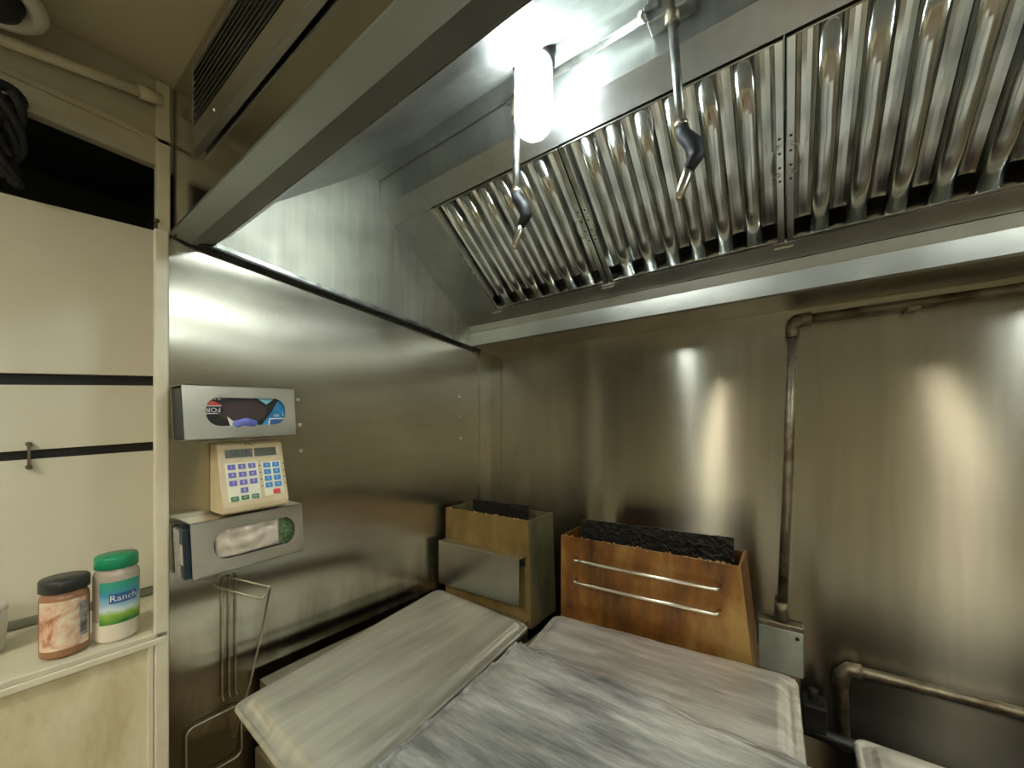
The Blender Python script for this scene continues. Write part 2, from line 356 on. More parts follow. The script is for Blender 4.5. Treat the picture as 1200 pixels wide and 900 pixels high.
# three white boards over the black backing
def board(name, za, zb, label):   # za/zb: (height at y=-1.10, slope per metre) for bottom and top
    def z(p, y): return CZ + p[0] + p[1]*(y+1.10)
    y0, y1 = -1.95, -1.10
    pts = [(-.283, y0, z(za,y0)), (-.283, y1, z(za,y1)), (-.283, y1, z(zb,y1)), (-.283, y0, z(zb,y0))]
    o = MB().slab(pts, (.013, 0, 0)).build(name, 'board', None, .0015); return tag(o, label, 'wall board', 'white boards on the left wall')
b1 = board('wall_board', (.151,.088), (.547,.093), 'tall white wall board under the dark opening, topmost of the three')
b2 = board('wall_board', (-.028,.07), (.125,.088), 'narrow white wall board between the two black gaps')
b3 = board('wall_board', (-.419,.037), (-.052,.055), 'tall white wall board just behind the two seasoning jars')
def clip(y, z0, z1, par):
    o = MB().box((-.270, y-.0022, CZ+z0), (-.262, y+.0022, CZ+z1)).build('clip', 'pipe', par)
    for z in (z0, z1): MB().tube([(-.272, y, CZ+z), (-.258, y, CZ+z)], .0055, 10).build('screw', 'pipe', par)
clip(-1.112, .118, .156, b2); clip(-1.333, -.082, -.030, b3); clip(-1.107, -.072, -.020, b3)
clip(-1.117, .540, .570, b1)

# painted conduit along the soffit
o = MB().tube([(-.250, -2.6, CZ+.79), (-.250, -1.37, CZ+.845), (-.250, -1.12, CZ+.895)], .012, 12).build('conduit_tube', 'trim', None)
MB().tube([(-.250, -1.155, CZ+.888), (-.250, -1.11, CZ+.897)], .016, 12).build('coupling', 'trim', o)
tag(o, 'cream painted conduit running along the upper left wall under the ceiling', 'conduit')
# dome camera
t = thing('dome_camera', 'round white ceiling fixture with dark dome in the top left corner', 'ceiling fixture', (-.160, -1.402, CZ+.955))
c0 = (-.152, -1.402, CZ+.857)
MB().lathe([(0.0,.105),(.060,.105),(.062,.03),(.086,.022),(.092,.012),(.088,.001),(.074,-.004),(.062,.004),(.060,.02),(0,.02)], c0, 40).build('housing', 'white_plastic', t)
MB().lathe([(.060,.006),(.054,-.012),(.038,-.024),(.018,-.031),(0,-.033)], c0, 32).build('dome', 'black', t)
# black cable bundle hanging in the dark opening
t = thing('cable_bundle', 'lumpy black bundle of cable at the left end of the dark opening', 'cable', (-.255, -1.37, CZ+.54))
for i in range(6):
    a = random.uniform(0, 6); pts = []
    for k in range(15):
        u = k/14; pts.append((-.25+.022*math.sin(a+u*7), -1.362+.020*math.cos(a*1.7+u*6)-.010*i/5, CZ+.545+.185*u))
    MB().tube(pts, .0095, 8).build('cable', 'black', t)
pts = arc((-.245, -1.365, CZ+.725), .02, 0, 2*PI, (0,1,0), (0,0,1), 14); MB().tube(pts, .011, 8).build('cable', 'black', t)

# bolts in the stainless side wall
for yy, hz in ((-.870,.088),(-.865,.017),(-.862,-.057),(-.209,.145),(-.205,.057),(-.201,-.031)):
    MB().lathe([(.0055,0),(.0055,.002),(.004,.004),(0,.005)], (0,0,0), 12).build('screw', 'screw', wl).rotation_euler = (0, PI/2, 0)
    s = bpy.data.objects[-1] if False else [q for q in bpy.data.objects if q.name.startswith('screw')][-1]
for s, (yy, hz) in zip([q for q in bpy.data.objects if q.parent == wl and q.name.startswith('screw')],
        ((-.870,.088),(-.865,.017),(-.862,-.057),(-.209,.145),(-.205,.057),(-.201,-.031))):
    s.location = (0, yy, CZ+hz)

# ------------------------------------------------------------------ exhaust hood
HX0, HX1 = .0, 3.0
H = thing('exhaust_hood', 'large stainless exhaust hood filling the top of the picture', 'range hood', (1.5, -.6, CZ+.36))
z = lambda h: CZ+h
# front panel with louvre
MB().box((-.262, -1.082, z(.44)), (HX1, -1.072, ZC-.001)).build('front_panel', 'hood_mirror', H)
MB().sheet([(-1.086, z(.665)), (-1.094, z(.678)), (-1.0945, z(.735))], -.045, HX1-.2, .002).build('louver_flange', 'hood_front', H)
lv = MB().box((-.052, -1.096, z(.722)), (HX1-.15, -1.083, z(.733))).box((-.052, -1.096, z(.876)), (HX1-.15, -1.083, z(.889))).box((-.052, -1.096, z(.733)), (-.040, -1.083, z(.876))).build('louver_frame', 'hood_front', H, .001)
sl = MB()
for k in range(9):
    zz = z(.738+k*.0155)
    sl.slab([(-.04, -1.098, zz), (HX1-.16, -1.098, zz), (HX1-.16, -1.083, zz+.010), (-.04, -1.083, zz+.010)], (0, 0, .0016))
sl.build('louver_slats', 'hood_front', lv)
MB().box((-.04, -1.0835, z(.733)), (HX1-.16, -1.0822, z(.876))).build('louver_back', 'black', lv)
for x in (.10, .85): MB().lathe([(.006,0),(.004,.003),(0,.004)], (0,0,0), 10).build('screw', 'screw', H)
for s, x in zip([q for q in bpy.data.objects if q.parent == H and q.name.startswith('screw')], (.10,.85)):
    s.rotation_euler = (PI/2, 0, 0); s.location = (x, -1.096, z(.708)); s.matrix_parent_inverse = W(H).inverted()
# front lip (a bent channel)
MB().sheet([(-1.084, z(.475)), (-1.150, z(.447)), (-1.152, z(.438)), (-1.115, z(.430)), (-1.076, z(.438)), (-1.074, z(.452))], .012, HX1, .003).build('front_lip', 'hood_lip', H)
# inner soffit and top strip
MB().sheet([(-1.076, z(.44)), (-1.03, z(.488)), (-.942, z(.608)), (-.666, z(.838))], HX0, HX1, .003).build('front_soffit', 'hood_steel', H)
MB().sheet([(-.666, z(.838)), (-.605, z(.849))], HX0, HX1, .003).build('top_strip', 'hood_steel', H)
MB().sheet([(-.603, z(.849)), (-.601, z(.757)), (-.548, z(.7205))], HX0, HX1, .002).build('upper_face', 'hood_steel', H)
# blank sheet left of the filters and support rails
def sl_pt(x, y, off=0):      # point on the filter slope, off = distance out of it towards the room
    n = Vector((0, -.563, -.826)); p = Vector((x, y, z(.483+.681*(-.20-y)))); return p + n*off
MB().slab([sl_pt(0,-.20), sl_pt(.190,-.20), sl_pt(.190,-.548), sl_pt(0,-.548)], (0, .0015, .002)).build('blank_sheet', 'hood_steel', H)
MB().slab([sl_pt(0,-.155,0), sl_pt(HX1,-.155,0), sl_pt(HX1,-.205,0), sl_pt(0,-.205,0)], (0,.0015,.002)).build('lower_rail', 'gutter', H)
# gutter
MB().sheet([(-.155, z(.450)), (-.150, z(.42)), (-.158, z(.417)), (-.158, z(.366)), (-.150, z(.362)), (-.001, z(.356))], HX0, HX1, .002).build('gutter', 'gutter', H)
# end panel with bottom flange
ep = [(-1.076,.44),(-1.03,.488),(-.942,.608),(-.666,.838),(-.605,.849),(-.601,.757),(-.147,.447),(-.147,.364)]
MB().slab([(.004, y, z(h)) for y, h in ep], (-.003, 0, 0)).build('end_panel', 'hood_dull', H)
MB().slab([(.006, y, z(h)) for y, h in [(-.548,.400),(-.530,.398),(-.530,.706),(-.548,.718)]], (-.0015, 0, 0)).build('end_seam', 'hood_dull', H)
MB().slab([(-.02, -1.145, z(.440)), (.026, -1.145, z(.440)), (.026, -.10, z(.358)), (-.02, -.10, z(.358))], (0, 0, -.004)).build('end_flange', 'dark_iron_and_shade', H)  # shade of the downward-facing flange is put into its dark colour
MB().slab([(.0225, -1.07, z(.436)), (.026, -1.07, z(.436)), (.026, -.15, z(.364)), (.0225, -.15, z(.364))], (0, 0, .010)).build('end_flange_lip', 'pipe_clean', H)
MB().slab([(HX1, y, z(h)) for y, h in ep], (-.003, 0, 0)).build('end_panel', 'hood_dull', H)
for x in (.190, .653, 1.121, 1.589, 2.057, 2.525):
    p = sl_pt(x, -.192, .006); MB().box((-.020, -.012, -.002), (.020, .008, .002), Matrix.Translation(p) @ Matrix.Rotation(math.atan2(-.563, .826)*-1, 4, 'X')).build('filter_clip', 'bracket', H, .001)

# ------------------------------------------------------------------ baffle filters
FW, FL_ = .464, .417
def filter_thing(x0, label):
    T0 = sl_pt(x0, -.20, .003); ax = Vector((1,0,0)); up = (sl_pt(0,-.545)-sl_pt(0,-.20)).normalized(); nn = Vector((0,-.563,-.826))
    t = thing('baffle_filter', label, 'hood filter', T0, 'baffle filters in the hood')
    T = Matrix.Translation(T0) @ Matrix((ax, up, nn)).transposed().to_4x4()    # local x, along slope, out to the room
    fr = MB()
    fr.box((0,0,-.034),(FW,.010,.002),T).box((0,FL_-.004,-.034),(FW,FL_,.001),T).box((0,0,-.034),(.015,FL_,.003),T).box((FW-.015,0,-.034),(FW,FL_,.003),T)
    fr = fr.build('frame', 'baffle', t, .0015)
    n = 6; inner = FW-.030; pitch = inner/(n+.5)
    for k in range(n):                       # front channels
        c = .015 + pitch*(k+1)-.016
        w2 = .0175; prof = [(-w2,-.030),(-w2,-.008)] + [(w2*.78*q, .0*q-.0035*q*q) for q in (-1,-.6,-.25,.25,.6,1)] + [(w2,-.008),(w2,-.030)]
        b = MB(); j = random.uniform(-.0015,.0015)
        P = []
        for s_ in (0, 1, 2, 3, 4):
            yy = .006 + (FL_-.010)*s_/4
            P.append([T @ Vector((c+a+j*math.sin(s_*2.1+k), yy, d)) for a, d in prof])
        V = [p for r in P for p in r]; m_ = len(prof); F = []
        for s_ in range(4):
            for i in range(m_-1): F.append((s_*m_+i, s_*m_+i+1, (s_+1)*m_+i+1, (s_+1)*m_+i))
        b.add(V, F); b.sm = [True]*len(b.f); o = b.build('front_baffle', 'baffle', t, .0015, 2); md = o.modifiers.new('t', 'SOLIDIFY'); md.thickness = .0012
    for k in range(n+1):                     # rear channels, set back and open to the room
        c = .015 + pitch*(k+.5)-.016; w2 = .021
        prof = [(-w2,-.022),(-w2,-.036)] + [(w2*.78*q, -.044+.004*q*q) for q in (-1,-.5,0,.5,1)] + [(w2,-.036),(w2,-.022)]
        P = [[T @ Vector((c+a, yy, d)) for a, d in prof] for yy in (.034, .15, .28, FL_-.005)]
        V = [p for r in P for p in r]; m_ = len(prof); F = []
        for s_ in range(3):
            for i in range(m_-1): F.append((s_*m_+i, s_*m_+i+1, (s_+1)*m_+i+1, (s_+1)*m_+i))
        o = MB().add(V, F).build('rear_baffle', 'baffle', t, .002); md = o.modifiers.new('t', 'SOLIDIFY'); md.thickness = .0012
    for xx, sgn in ((.008, 1), (FW-.008, -1)):  # drop handles of bent wire + rivets
        P = [T @ Vector(q) for q in ((xx, .175, .003), (xx, .175, .008), (xx+sgn*.012, .178, .013), (xx+sgn*.016, .20, .016), (xx+sgn*.012, .232, .013), (xx, .235, .008), (xx, .235, .003))]
        MB().tube(P, .0016, 6).build('handle', 'wire', t)
        for yy in (.16, .19, .22, .25):
            rv = MB().lathe([(.0028,0),(.0018,.0014),(0,.0018)], (0,0,0), 8)
            rv.v = [tuple(T @ Vector((xx+a, yy+b_, .003+c_))) for a, b_, c_ in rv.v]
            rv.build('rivet', 'dark_iron_and_shade', t)
    return t
f0 = filter_thing(.191, 'stainless baffle filter at the left end of the bank, beside the blank sheet')
for k, lb in enumerate(('stainless baffle filter in the middle, behind the right fire-suppression nozzle',
                        'stainless baffle filter at the right, cut by the picture edge')):
    copy_tree(f0, None, (.468*(k+1), 0, 0), lb)
# plain closing sheet above the unseen remainder of the bank
MB().slab([sl_pt(1.595,-.20), sl_pt(HX1,-.20), sl_pt(HX1,-.548), sl_pt(1.595,-.548)], (0,.0015,.002)).build('blank_sheet', 'gutter', H)

# ------------------------------------------------------------------ hood lamps
def hood_lamp(x, y, label):
    top = z(.835)
    t = thing('hood_lamp', label, 'lamp', (x, y, top), 'lamps inside the hood')
    MB().lathe([(0,.012),(.047,.012),(.049,0),(.049,-.012),(.044,-.030),(.046,-.034),(.046,-.044),(.036,-.046),(0,-.046)], (x,y,top), 32).build('base', 'dark_iron_and_shade', t)
    MB().box((x-.035, y-.035, top+.005), (x+.035, y+.035, top+.03)).build('mounting_box', 'grey_box', t, .003)
    MB().lathe([(.036,-.040),(.0415,-.048),(.0415,-.165),(.037,-.182),(.026,-.192),(.012,-.196),(0,-.197)], (x,y,top), 32).build('glass_globe', 'globe', t)
    MB().lathe([(0,-.046),(.018,-.046),(.018,-.066),(0,-.067)], (x,y,top), 16).build('socket', 'white_plastic', t)
    MB().lathe([(0,-.066),(.018,-.072),(.026,-.095),(.030,-.120),(.030,-.145),(.024,-.164),(.012,-.173),(0,-.175)], (x,y,top), 20).build('bulb', 'bulb', t)
    return t
L1 = hood_lamp(.682, -.70, 'lit glass-globe hood lamp in front of the left filter')
copy_tree(L1, None, (1.18, 0, 0), 'lit glass-globe hood lamp, second from the left wall, just outside the picture')
copy_tree(L1, None, (2.12, 0, 0), 'lit glass-globe hood lamp farthest from the left wall, outside the picture')

# ------------------------------------------------------------------ fire suppression line
t = thing('fire_suppression_pipe', 'steel fire suppression pipe under the hood top with two drop nozzles', 'pipe', (.9, -.63, z(.83)))
py = -.628
MB().tube([(.56, py, z(.822)), (HX1-.1, py, z(.822))], .008, 12).build('supply_pipe', 'pipe_clean', t)
MB().box((.905, py-.012, z(.795)), (.99, py+.022, z(.842))).box((.90, py-.02, z(.812)), (.93, py+.0, z(.826))).build('bracket', 'pipe_clean', t, .003)
MB().tube([(.895, py-.024, z(.81)), (.905, py-.005, z(.81))], .006, 10).build('bolt', 'screw', t)
def drop(x, dx, h0, h1, h2):
    MB().tube([(x, py, z(.822)), (x, py, z(h0))], .014, 12).build('tee', 'pipe', t)
    MB().tube([(x, py, z(h0+.01)), (x+dx*.5, py, z((h0+h1)/2)), (x+dx, py, z(h1))], .0085, 12).build('drop_pipe', 'pipe_clean', t)
    q = Vector((x+dx, py, z(h1)))
    MB().tube([q+Vector((0,0,.006)), q+Vector((0,0,-.004))], .0125, 12).build('ring', 'rod', t)
    MB().tube([q, q+Vector((.004,0,-.018)), q+Vector((.020,.004,-.040)), q+Vector((.026,.006,-.062)), q+Vector((.012,.004,-.084))], [.012,.013,.0155,.0145,.010], 12).build('elbow', 'black', t)
    MB().tube([q+Vector((.012,.004,-.082)), q+Vector((.008,.002,-.098)), q+Vector((-.002,0,-.125)), q+Vector((-.005,0,-.137))], [.009,.010,.0085,.005], 10).build('nozzle', 'rod', t)
drop(.587, -.002, .775, .587, .48); drop(.950, .016, .775, .575, .46)

# ------------------------------------------------------------------ pipes and boxes on the back wall
t = thing('wall_pipe', 'greasy pipe elbowing from under the hood down the back wall', 'pipe', (1.13, -.03, z(-.535)))
MB().tube([(1.140, -.028, z(.29)), (1.132, -.028, z(-.1)), (1.116, -.028, z(-.535))], .0125, 14).build('riser', 'pipe', t)
MB().tube([(1.165, -.028, z(.318)), (2.9, -.028, z(.335))], .0125, 14).build('cross_pipe', 'pipe', t)
MB().tube([(1.140,-.028,z(.270)), (1.140,-.028,z(.295)), (1.143,-.028,z(.308)), (1.152,-.028,z(.317)), (1.165,-.028,z(.319)), (1.185,-.028,z(.319))], [.017,.017,.019,.019,.017,.017], 14).build('elbow', 'pipe', t)
MB().tube([(1.150,-.048,z(.310)), (1.150,-.028,z(.310))], .013, 6).build('plug', 'pipe', t)
for x in (1.386,): MB().box((x-.012, -.045, z(.302)), (x+.012, 0, z(.312))).build('strap', 'pipe', t, .002)
MB().tube([(1.115,-.028,z(-.50)), (1.115,-.028,z(-.55))], .017, 12).build('coupling', 'pipe', t)
t = thing('junction_box', 'square grey junction box at the foot of the wall pipe', 'electrical box', (1.11, -.03, z(-.705)))
MB().box((1.055, -.038, z(-.700)), (1.168, -.001, z(-.560))).build('box', 'pipe', t, .004)
MB().box((1.058, -.043, z(-.702)), (1.166, -.038, z(-.575))).build('cover', 'grey_box', t, .003)
MB().tube([(1.152,-.046,z(-.592)), (1.152,-.042,z(-.592))], .005, 10).build('screw', 'black', t)
t = thing('low_conduit', 'grease-dark conduit looping low along the right of the back wall', 'conduit', (1.26, -.04, z(-.8)))
P = [(1.255,-.035,z(-.86)), (1.250,-.035,z(-.68))] + arc((1.275,-.035,z(-.665)), .026, PI, PI/2, (1,0,0), (0,0,1)) + [(1.7,-.035,z(-.632)), (2.6,-.035,z(-.625))]
MB().tube(P, .013, 12).build('tube', 'pipe', t)
MB().tube([(1.246,-.035,z(-.69)), (1.249,-.035,z(-.66)), (1.265,-.035,z(-.641)), (1.29,-.035,z(-.639))], .018, 12).build('elbow', 'pipe', t)
MB().tube([(1.60,-.035,z(-.634)), (1.66,-.035,z(-.633))], .019, 12).build('coupling', 'pipe', t)
t = thing('gas_pipe', 'dark gas pipe running behind the fryers at deck height', 'pipe', (1.2, -.08, z(-.85)))
MB().tube([(.1,-.075,z(-.80)), (1.9,-.075,z(-.83))], .016, 12).build('tube', 'dark_iron_and_shade', t)
MB().box((1.16,-.11,z(-.80)), (1.215,-.045,z(-.73))).tube([(1.187,-.075,z(-.70)), (1.187,-.075,z(-.75))], .012, 10).build('valve', 'dark_iron_and_shade', t, .006)

# ------------------------------------------------------------------ fryers
def fryer(name, x0, x1, deck, yf0, yf1, top, flmat, sidemat, lab, tap, plate, pz):
    t = thing('deep_fryer', lab, 'fryer', ((x0+x1)/2, -.6, 0))
    MB().box((x0, -.98, .12), (x1, yf0, deck-.04)).build('cabinet', 'bracket', t, .004)
    dk = MB()
    for a, b in (((x0,-.98,deck-.04),(x1,-.88,deck)), ((x0,-.40,deck-.04),(x1,yf0,deck)), ((x0,-.88,deck-.04),(x0+.04,-.40,deck)), ((x1-.04,-.88,deck-.04),(x1,-.40,deck))): dk.box(a, b)
    dk.build('deck', 'bracket', t, .003)
    MB().box((x0+.04,-.88,deck-.036), (x1-.04,-.40,deck-.03)).build('oil', 'black', t)
    d = MB().box((x0+.01, -.995, .16), (x1-.01, -.98, deck-.16)).build('door', 'bracket', t, .004)
    MB().tube([((x0+x1)/2-.06,-.995,deck-.20), ((x0+x1)/2-.06,-1.02,deck-.20), ((x0+x1)/2+.06,-1.02,deck-.20), ((x0+x1)/2+.06,-.995,deck-.20)], .006, 10).build('handle', 'rod', d)
    for lx in (x0+.04, x1-.04):
        for ly in (-.94, yf0-.06): MB().tube([(lx,ly,0), (lx,ly,.02), (lx,ly,.125)], [.022,.016,.018], 12).build('leg', 'bracket', t)
    # flue riser: open-topped box with tapering right side
    th = .006; lo = deck-.03
    xb = x1+tap
    def ring(zz, xr, e): return [(x0+e, yf0+e, zz), (xr-e, yf0+e, zz), (xr-e, yf1-e, zz), (x0+e, yf1-e, zz)]
    fr = MB().slab([(x0,yf0,lo),(xb,yf0,lo),(x1,yf0,top),(x0,yf0,top)], (0, th, 0)); fr.build('flue_front', flmat, t, .0015)
    MB().slab([(xb,yf0+th,lo),(xb,yf1,lo),(x1,yf1,top),(x1,yf0+th,top)], (-th,0,0)).build('flue_side', sidemat, t, .001)
    MB().slab([(x0,yf0+th,lo),(x0,yf1,lo),(x0,yf1,top),(x0,yf0+th,top)], (th,0,0)).build('flue_side', sidemat, t, .001)
    MB().slab([(x0+th,yf1-th,lo),(xb-th,yf1-th,lo),(x1-th,yf1-th,top-.003),(x0+th,yf1-th,top-.003)], (0,th,0)).build('flue_back', sidemat, t, .001)
    MB().box((x0+th, yf0+th, top-.10), (x1-th, yf1-th, top-.06)).build('flue_grate', 'black_grease', t)
    cr = MB(); n = 46
    for i in range(n):
        u = random.random(); x = x0+.01+(x1-x0-.02)*u; s = random.uniform(.002,.0055)
        cr.lathe([(0,-s*.6),(s,0),(s*.7,s*.7),(0,s)], (x, yf0+random.uniform(.001,.010), top-random.uniform(0,.004)), 6)
    cr.build('grease_crust', 'crust', t)['kind'] = 'stuff'
    pl = MB(); y = plate[2]; seg = 24; V = []; 
    pts = [(plate[0], y, top-.07)] + [(plate[1], y, top-.07)] + [(plate[1]-(plate[1]-plate[0])*i/seg, y, pz[1]+(pz[0]-pz[1])*i/seg+random.uniform(-.0015,.0015)) for i in range(seg+1)]
    pl.slab(pts, (0, .008, 0)).build('flue_deflector', 'black_grease', t)
    return t
fz1, fz2 = z(-.303), z(-.330)
F1 = fryer('a', .030, .420, .865, -.321, -.152, fz1, 'flue_olive', 'flue_side', 'narrow deep fryer in the corner with amber-stained flue and steel front plate', .012, (.079,.350,-.215), (z(-.279), z(-.277)))
F2 = fryer('b', .544, 1.037, .915, -.321, -.160, fz2, 'flue_rust', 'flue_rust', 'wide deep fryer with orange baked-on grease and two bright rails on its flue', .030, (.565,1.012,-.215), (z(-.296), z(-.289)))
# plate hung on the first flue
MB().slab([(.033,-.362,z(-.587)), (.410,-.362,z(-.580)), (.410,-.362,z(-.425)), (.033,-.362,z(-.423))], (0,.003,0)).build('splash_plate', 'plate', F1, .001)
MB().box((.033,-.359,z(-.426)), (.410,-.3225,z(-.4235))).box((.030,-.3225,z(-.46)), (.41,-.3215,z(-.4235))).build('plate_hook', 'bracket', F1)
# rails on the second flue
for h0, h1 in ((-.392,-.388), (-.459,-.449)):
    MB().tube([(.600,-.322,z(h0)), (.601,-.343,z(h0)), (.606,-.348,z(h0)), (.986,-.348,z(h1)), (.991,-.343,z(h1)), (.992,-.322,z(h1))], .0052, 10).build('rail', 'rod', F2)
# low range at the right
R = thing('cooking_range', 'low stainless range under the right-hand pan, mostly outside the picture', 'range', (1.6, -.6, 0))
MB().box((1.235, -.95, .12), (1.95, -.42, .882)).build('body', 'dark_iron_and_shade', R, .004)
MB().box((1.235, -.952, .80), (1.95, -.955, .86)).build('front_rail', 'bracket', R)
for lx in (1.27, 1.90):
    for ly in (-.90, -.47): MB().tube([(lx,ly,0), (lx,ly,.02), (lx,ly,.125)], [.022,.016,.018], 12).build('leg', 'bracket', R)

# ------------------------------------------------------------------ inverted sheet pans
def sheet_pan(label, BL, BR, FR, FL, matn, dent=0.0, hgt=.024, seed=1):
    rnd = random.Random(seed)
    c = [Vector(q) for q in (BL, BR, FR, FL)]
    W_ = ((c[1]-c[0]).length+(c[2]-c[3]).length)/2; D = ((c[3]-c[0]).length+(c[2]-c[1]).length)/2
    def bil(u, v, dz=0):
        p = c[0]*(1-u)*(1-v)+c[1]*u*(1-v)+c[2]*u*v+c[3]*(1-u)*v; return Vector((p.x, p.y, p.z+dz))
    def loop(ins, r, dz, n=7, m=22):       # rounded rectangle inset by ins
        pts = []
        cs = [(ins+r, ins+r, PI, 1.5*PI), (W_-ins-r, ins+r, 1.5*PI, 2*PI), (W_-ins-r, D-ins-r, 0, .5*PI), (ins+r, D-ins-r, .5*PI, PI)]
        raw = [[(cx+r*math.cos(a0+(a1-a0)*i/n), cy+r*math.sin(a0+(a1-a0)*i/n)) for i in range(n+1)] for cx, cy, a0, a1 in cs]
        for k in range(4):
            pts += raw[k]; a = raw[k][-1]; b = raw[(k+1)%4][0]
            pts += [(a[0]+(b[0]-a[0])*i/m, a[1]+(b[1]-a[1])*i/m) for i in range(1, m)]
        return [(x, y, dz) for x, y in pts]
    prof = [(.008,.020,-.004),(.002,.024,-.003),(0,.026,.002),(.002,.024,.0065),(.008,.022,.0075),(.013,.020,.003),(.028,.022,hgt-.003),(.032,.024,hgt)]
    ns = None; V = []; F = []; flat = []
    jit = {}
    for li, (ins, r, dz) in enumerate(prof):
        L = loop(ins, r, dz); ns = len(L)
        for i, (x, y, d) in enumerate(L):
            if i not in jit: jit[i] = (rnd.uniform(-1,1)*dent, rnd.uniform(-1,1)*dent)
            jx, jz = jit[i]
            p = bil(x/W_, y/D, d + jz*.9)
            if y < D*.1 or y > D*.9: p.y += jx
            V.append(p)
            if li == len(prof)-1: flat.append(bil(x/W_, y/D, d))
    for li in range(len(prof)-1):
        for i in range(ns): F.append((li*ns+i, li*ns+(i+1)%ns, (li+1)*ns+(i+1)%ns, (li+1)*ns+i))
    mb = MB().add(V, F, True)
    # top: concentric rings shrinking to the centre
    base = (len(prof)-1)*ns; ring = [V[base+i] for i in range(ns)]; cen = bil(.5,.5,hgt); prev = ring
    for s_ in (.94, .8, .55, .3):
        cur = [cen + (q-cen)*s_ for q in flat]
        for q in cur: q.z += .0012*math.sin(q.x*17+seed)*math.cos(q.y*14)
        mb.add(prev+cur, [(i,(i+1)%ns,(i+1)%ns+ns,i+ns) for i in range(ns)], True); prev = cur
    mb.add(prev+[cen], [(i,(i+1)%ns,ns) for i in range(ns)], True)
    o = mb.build('sheet_pan', matn); md = o.modifiers.new('t','SOLIDIFY'); md.thickness = .0012; md.offset = -1
    return tag(o, label, 'sheet pan', 'upturned sheet pans covering the fryers')
sheet_pan('upturned aluminium sheet pan lying over the narrow corner fryer', (.050,-.380,.8955), (.492,-.418,.900), (.548,-1.10,.900), (.112,-1.068,.876), 'pan_a', .0003, seed=2)
sheet_pan('upturned dull sheet pan right in front of the orange flue, partly under another pan', (.548,-.365,.930), (1.148,-.345,.948), (1.160,-.80,.940), (.605,-.80,.927), 'pan_b', .0012, .020, seed=3)
sheet_pan('nearest sheet pan, brightly scuffed with a dented edge, lying on top of the dull one', (.566,-.592,.957), (1.237,-.652,.974), (1.262,-1.112,.968), (.592,-1.058,.957), 'pan_c', .0050, seed=5)
sheet_pan('sheet pan corner at the bottom right of the picture on the low range', (1.232,-.392,.892), (1.88,-.40,.892), (1.88,-.86,.892), (1.232,-.86,.892), 'pan_b', .0006, seed=8)

# ------------------------------------------------------------------ glove box holders
def holder(label, yl, zl_b, yr, zr_b, hgt, name='glove_box_holder'):
    """stainless sleeve with open ends; left end (yl, bottom zl_b), right end (yr, zr_b)"""
    o0 = Vector((0, yl, zl_b)); u = Vector((0, yr-yl, zr_b-zl_b)); Wd = u.length; u.normalize(); v = Vector((0, -u.z, u.y)); n = Vector((1,0,0))
    def q(a, b, d): return o0 + u*a + v*b + n*d
    t = thing(name, label, 'dispenser', q(Wd/2, 0, .04))
    # front with obround hole
    hx0, hx1, hz0, hz1 = .040, Wd-.024, .030, hgt-.027
    r = (hz1-hz0)/2*.85; hole = []
    for cx, cz_, a0 in ((hx1-r, hz1-r, 0), (hx0+r, hz1-r, PI/2), (hx0+r, hz0+r, PI), (hx1-r, hz0+r, 1.5*PI)):
        hole += [(cx+r*math.cos(a0+PI/2*i/6), cz_+r*math.sin(a0+PI/2*i/6)) for i in range(7)]
    ctr = ((hx0+hx1)/2, (hz0+hz1)/2)
    def outer(p):                       # project hole point out to the rectangle
        dx, dz = p[0]-ctr[0], p[1]-ctr[1]
        s = min((((Wd if dx > 0 else 0)-ctr[0])/dx) if abs(dx) > 1e-6 else 1e9, (((hgt if dz > 0 else 0)-ctr[1])/dz) if abs(dz) > 1e-6 else 1e9)
        return (ctr[0]+dx*s, ctr[1]+dz*s)
    cor = [(Wd,hgt),(0,hgt),(0,0),(Wd,0)]
    pts = []
    H_ = hole; V = []; F = []; nH = len(H_)
    out = [outer(p) for p in H_]
    for cc in cor:                      # snap the nearest outer point to each corner
        k = min(range(nH), key=lambda i: (out[i][0]-cc[0])**2+(out[i][1]-cc[1])**2); out[k] = cc
    for dd in (.078, .0765):
        V += [q(a, b, dd) for a, b in H_] + [q(a, b, dd) for a, b in out]
    for i in range(nH):
        j = (i+1) % nH
        F += [(i, j, nH+j, nH+i), (2*nH+i, 3*nH+i, 3*nH+j, 2*nH+j), (i, 2*nH+i, 2*nH+j, j), (nH+i, nH+j, 3*nH+j, 3*nH+i)]
    MB().add(V, F).build('front_plate', 'bracket', t)
    MB().slab([q(0,hgt,0), q(Wd,hgt,0), q(Wd,hgt,.078), q(0,hgt,.078)], -v*.0015).build('top_plate', 'bracket', t)
    MB().slab([q(0,0,0), q(Wd,0,0), q(Wd,0,.078), q(0,0,.078)], v*.0015).build('bottom_plate', 'bracket', t)
    MB().slab([q(0,.0015,.001), q(Wd,.0015,.001), q(Wd,hgt-.0015,.001), q(0,hgt-.0015,.001)], (.0015,0,0)).build('back_plate', 'bracket', t)
    return t, q, Wd, hole
t1, q1, W1, hole1 = holder('upper stainless glove holder on the side wall, black and blue carton inside', -1.142, z(-.022), -.912, z(-.011), .122)
g = thing('glove_carton', 'black and blue glove carton inside the upper wall holder', 'box', q1(W1/2, .004, .04))
MB().slab([q1(.002,.004,.005), q1(W1-.004,.004,.005), q1(W1-.004,.115,.005), q1(.002,.115,.005)], (.067,0,0)).build('carton', 'carton_black', g)
def patch(par, name, m_, pts, q, d, t=.0006): return MB().slab([q(a, b, d) for a, b in pts], (t,0,0)).build(name, m_, par)
D_ = .0721
patch(g, 'opening_flap', 'carton_brown', [(.062+.052*(1+math.cos(a)), .062+.026*math.sin(a)) for a in [2*PI*i/20 for i in range(20)]], q1, D_)
patch(g, 'blue_print', 'carton_blue', [(.150,.026),(W1-.010,.026),(W1-.010,.098),(.196,.098),(.178,.064)], q1, D_)
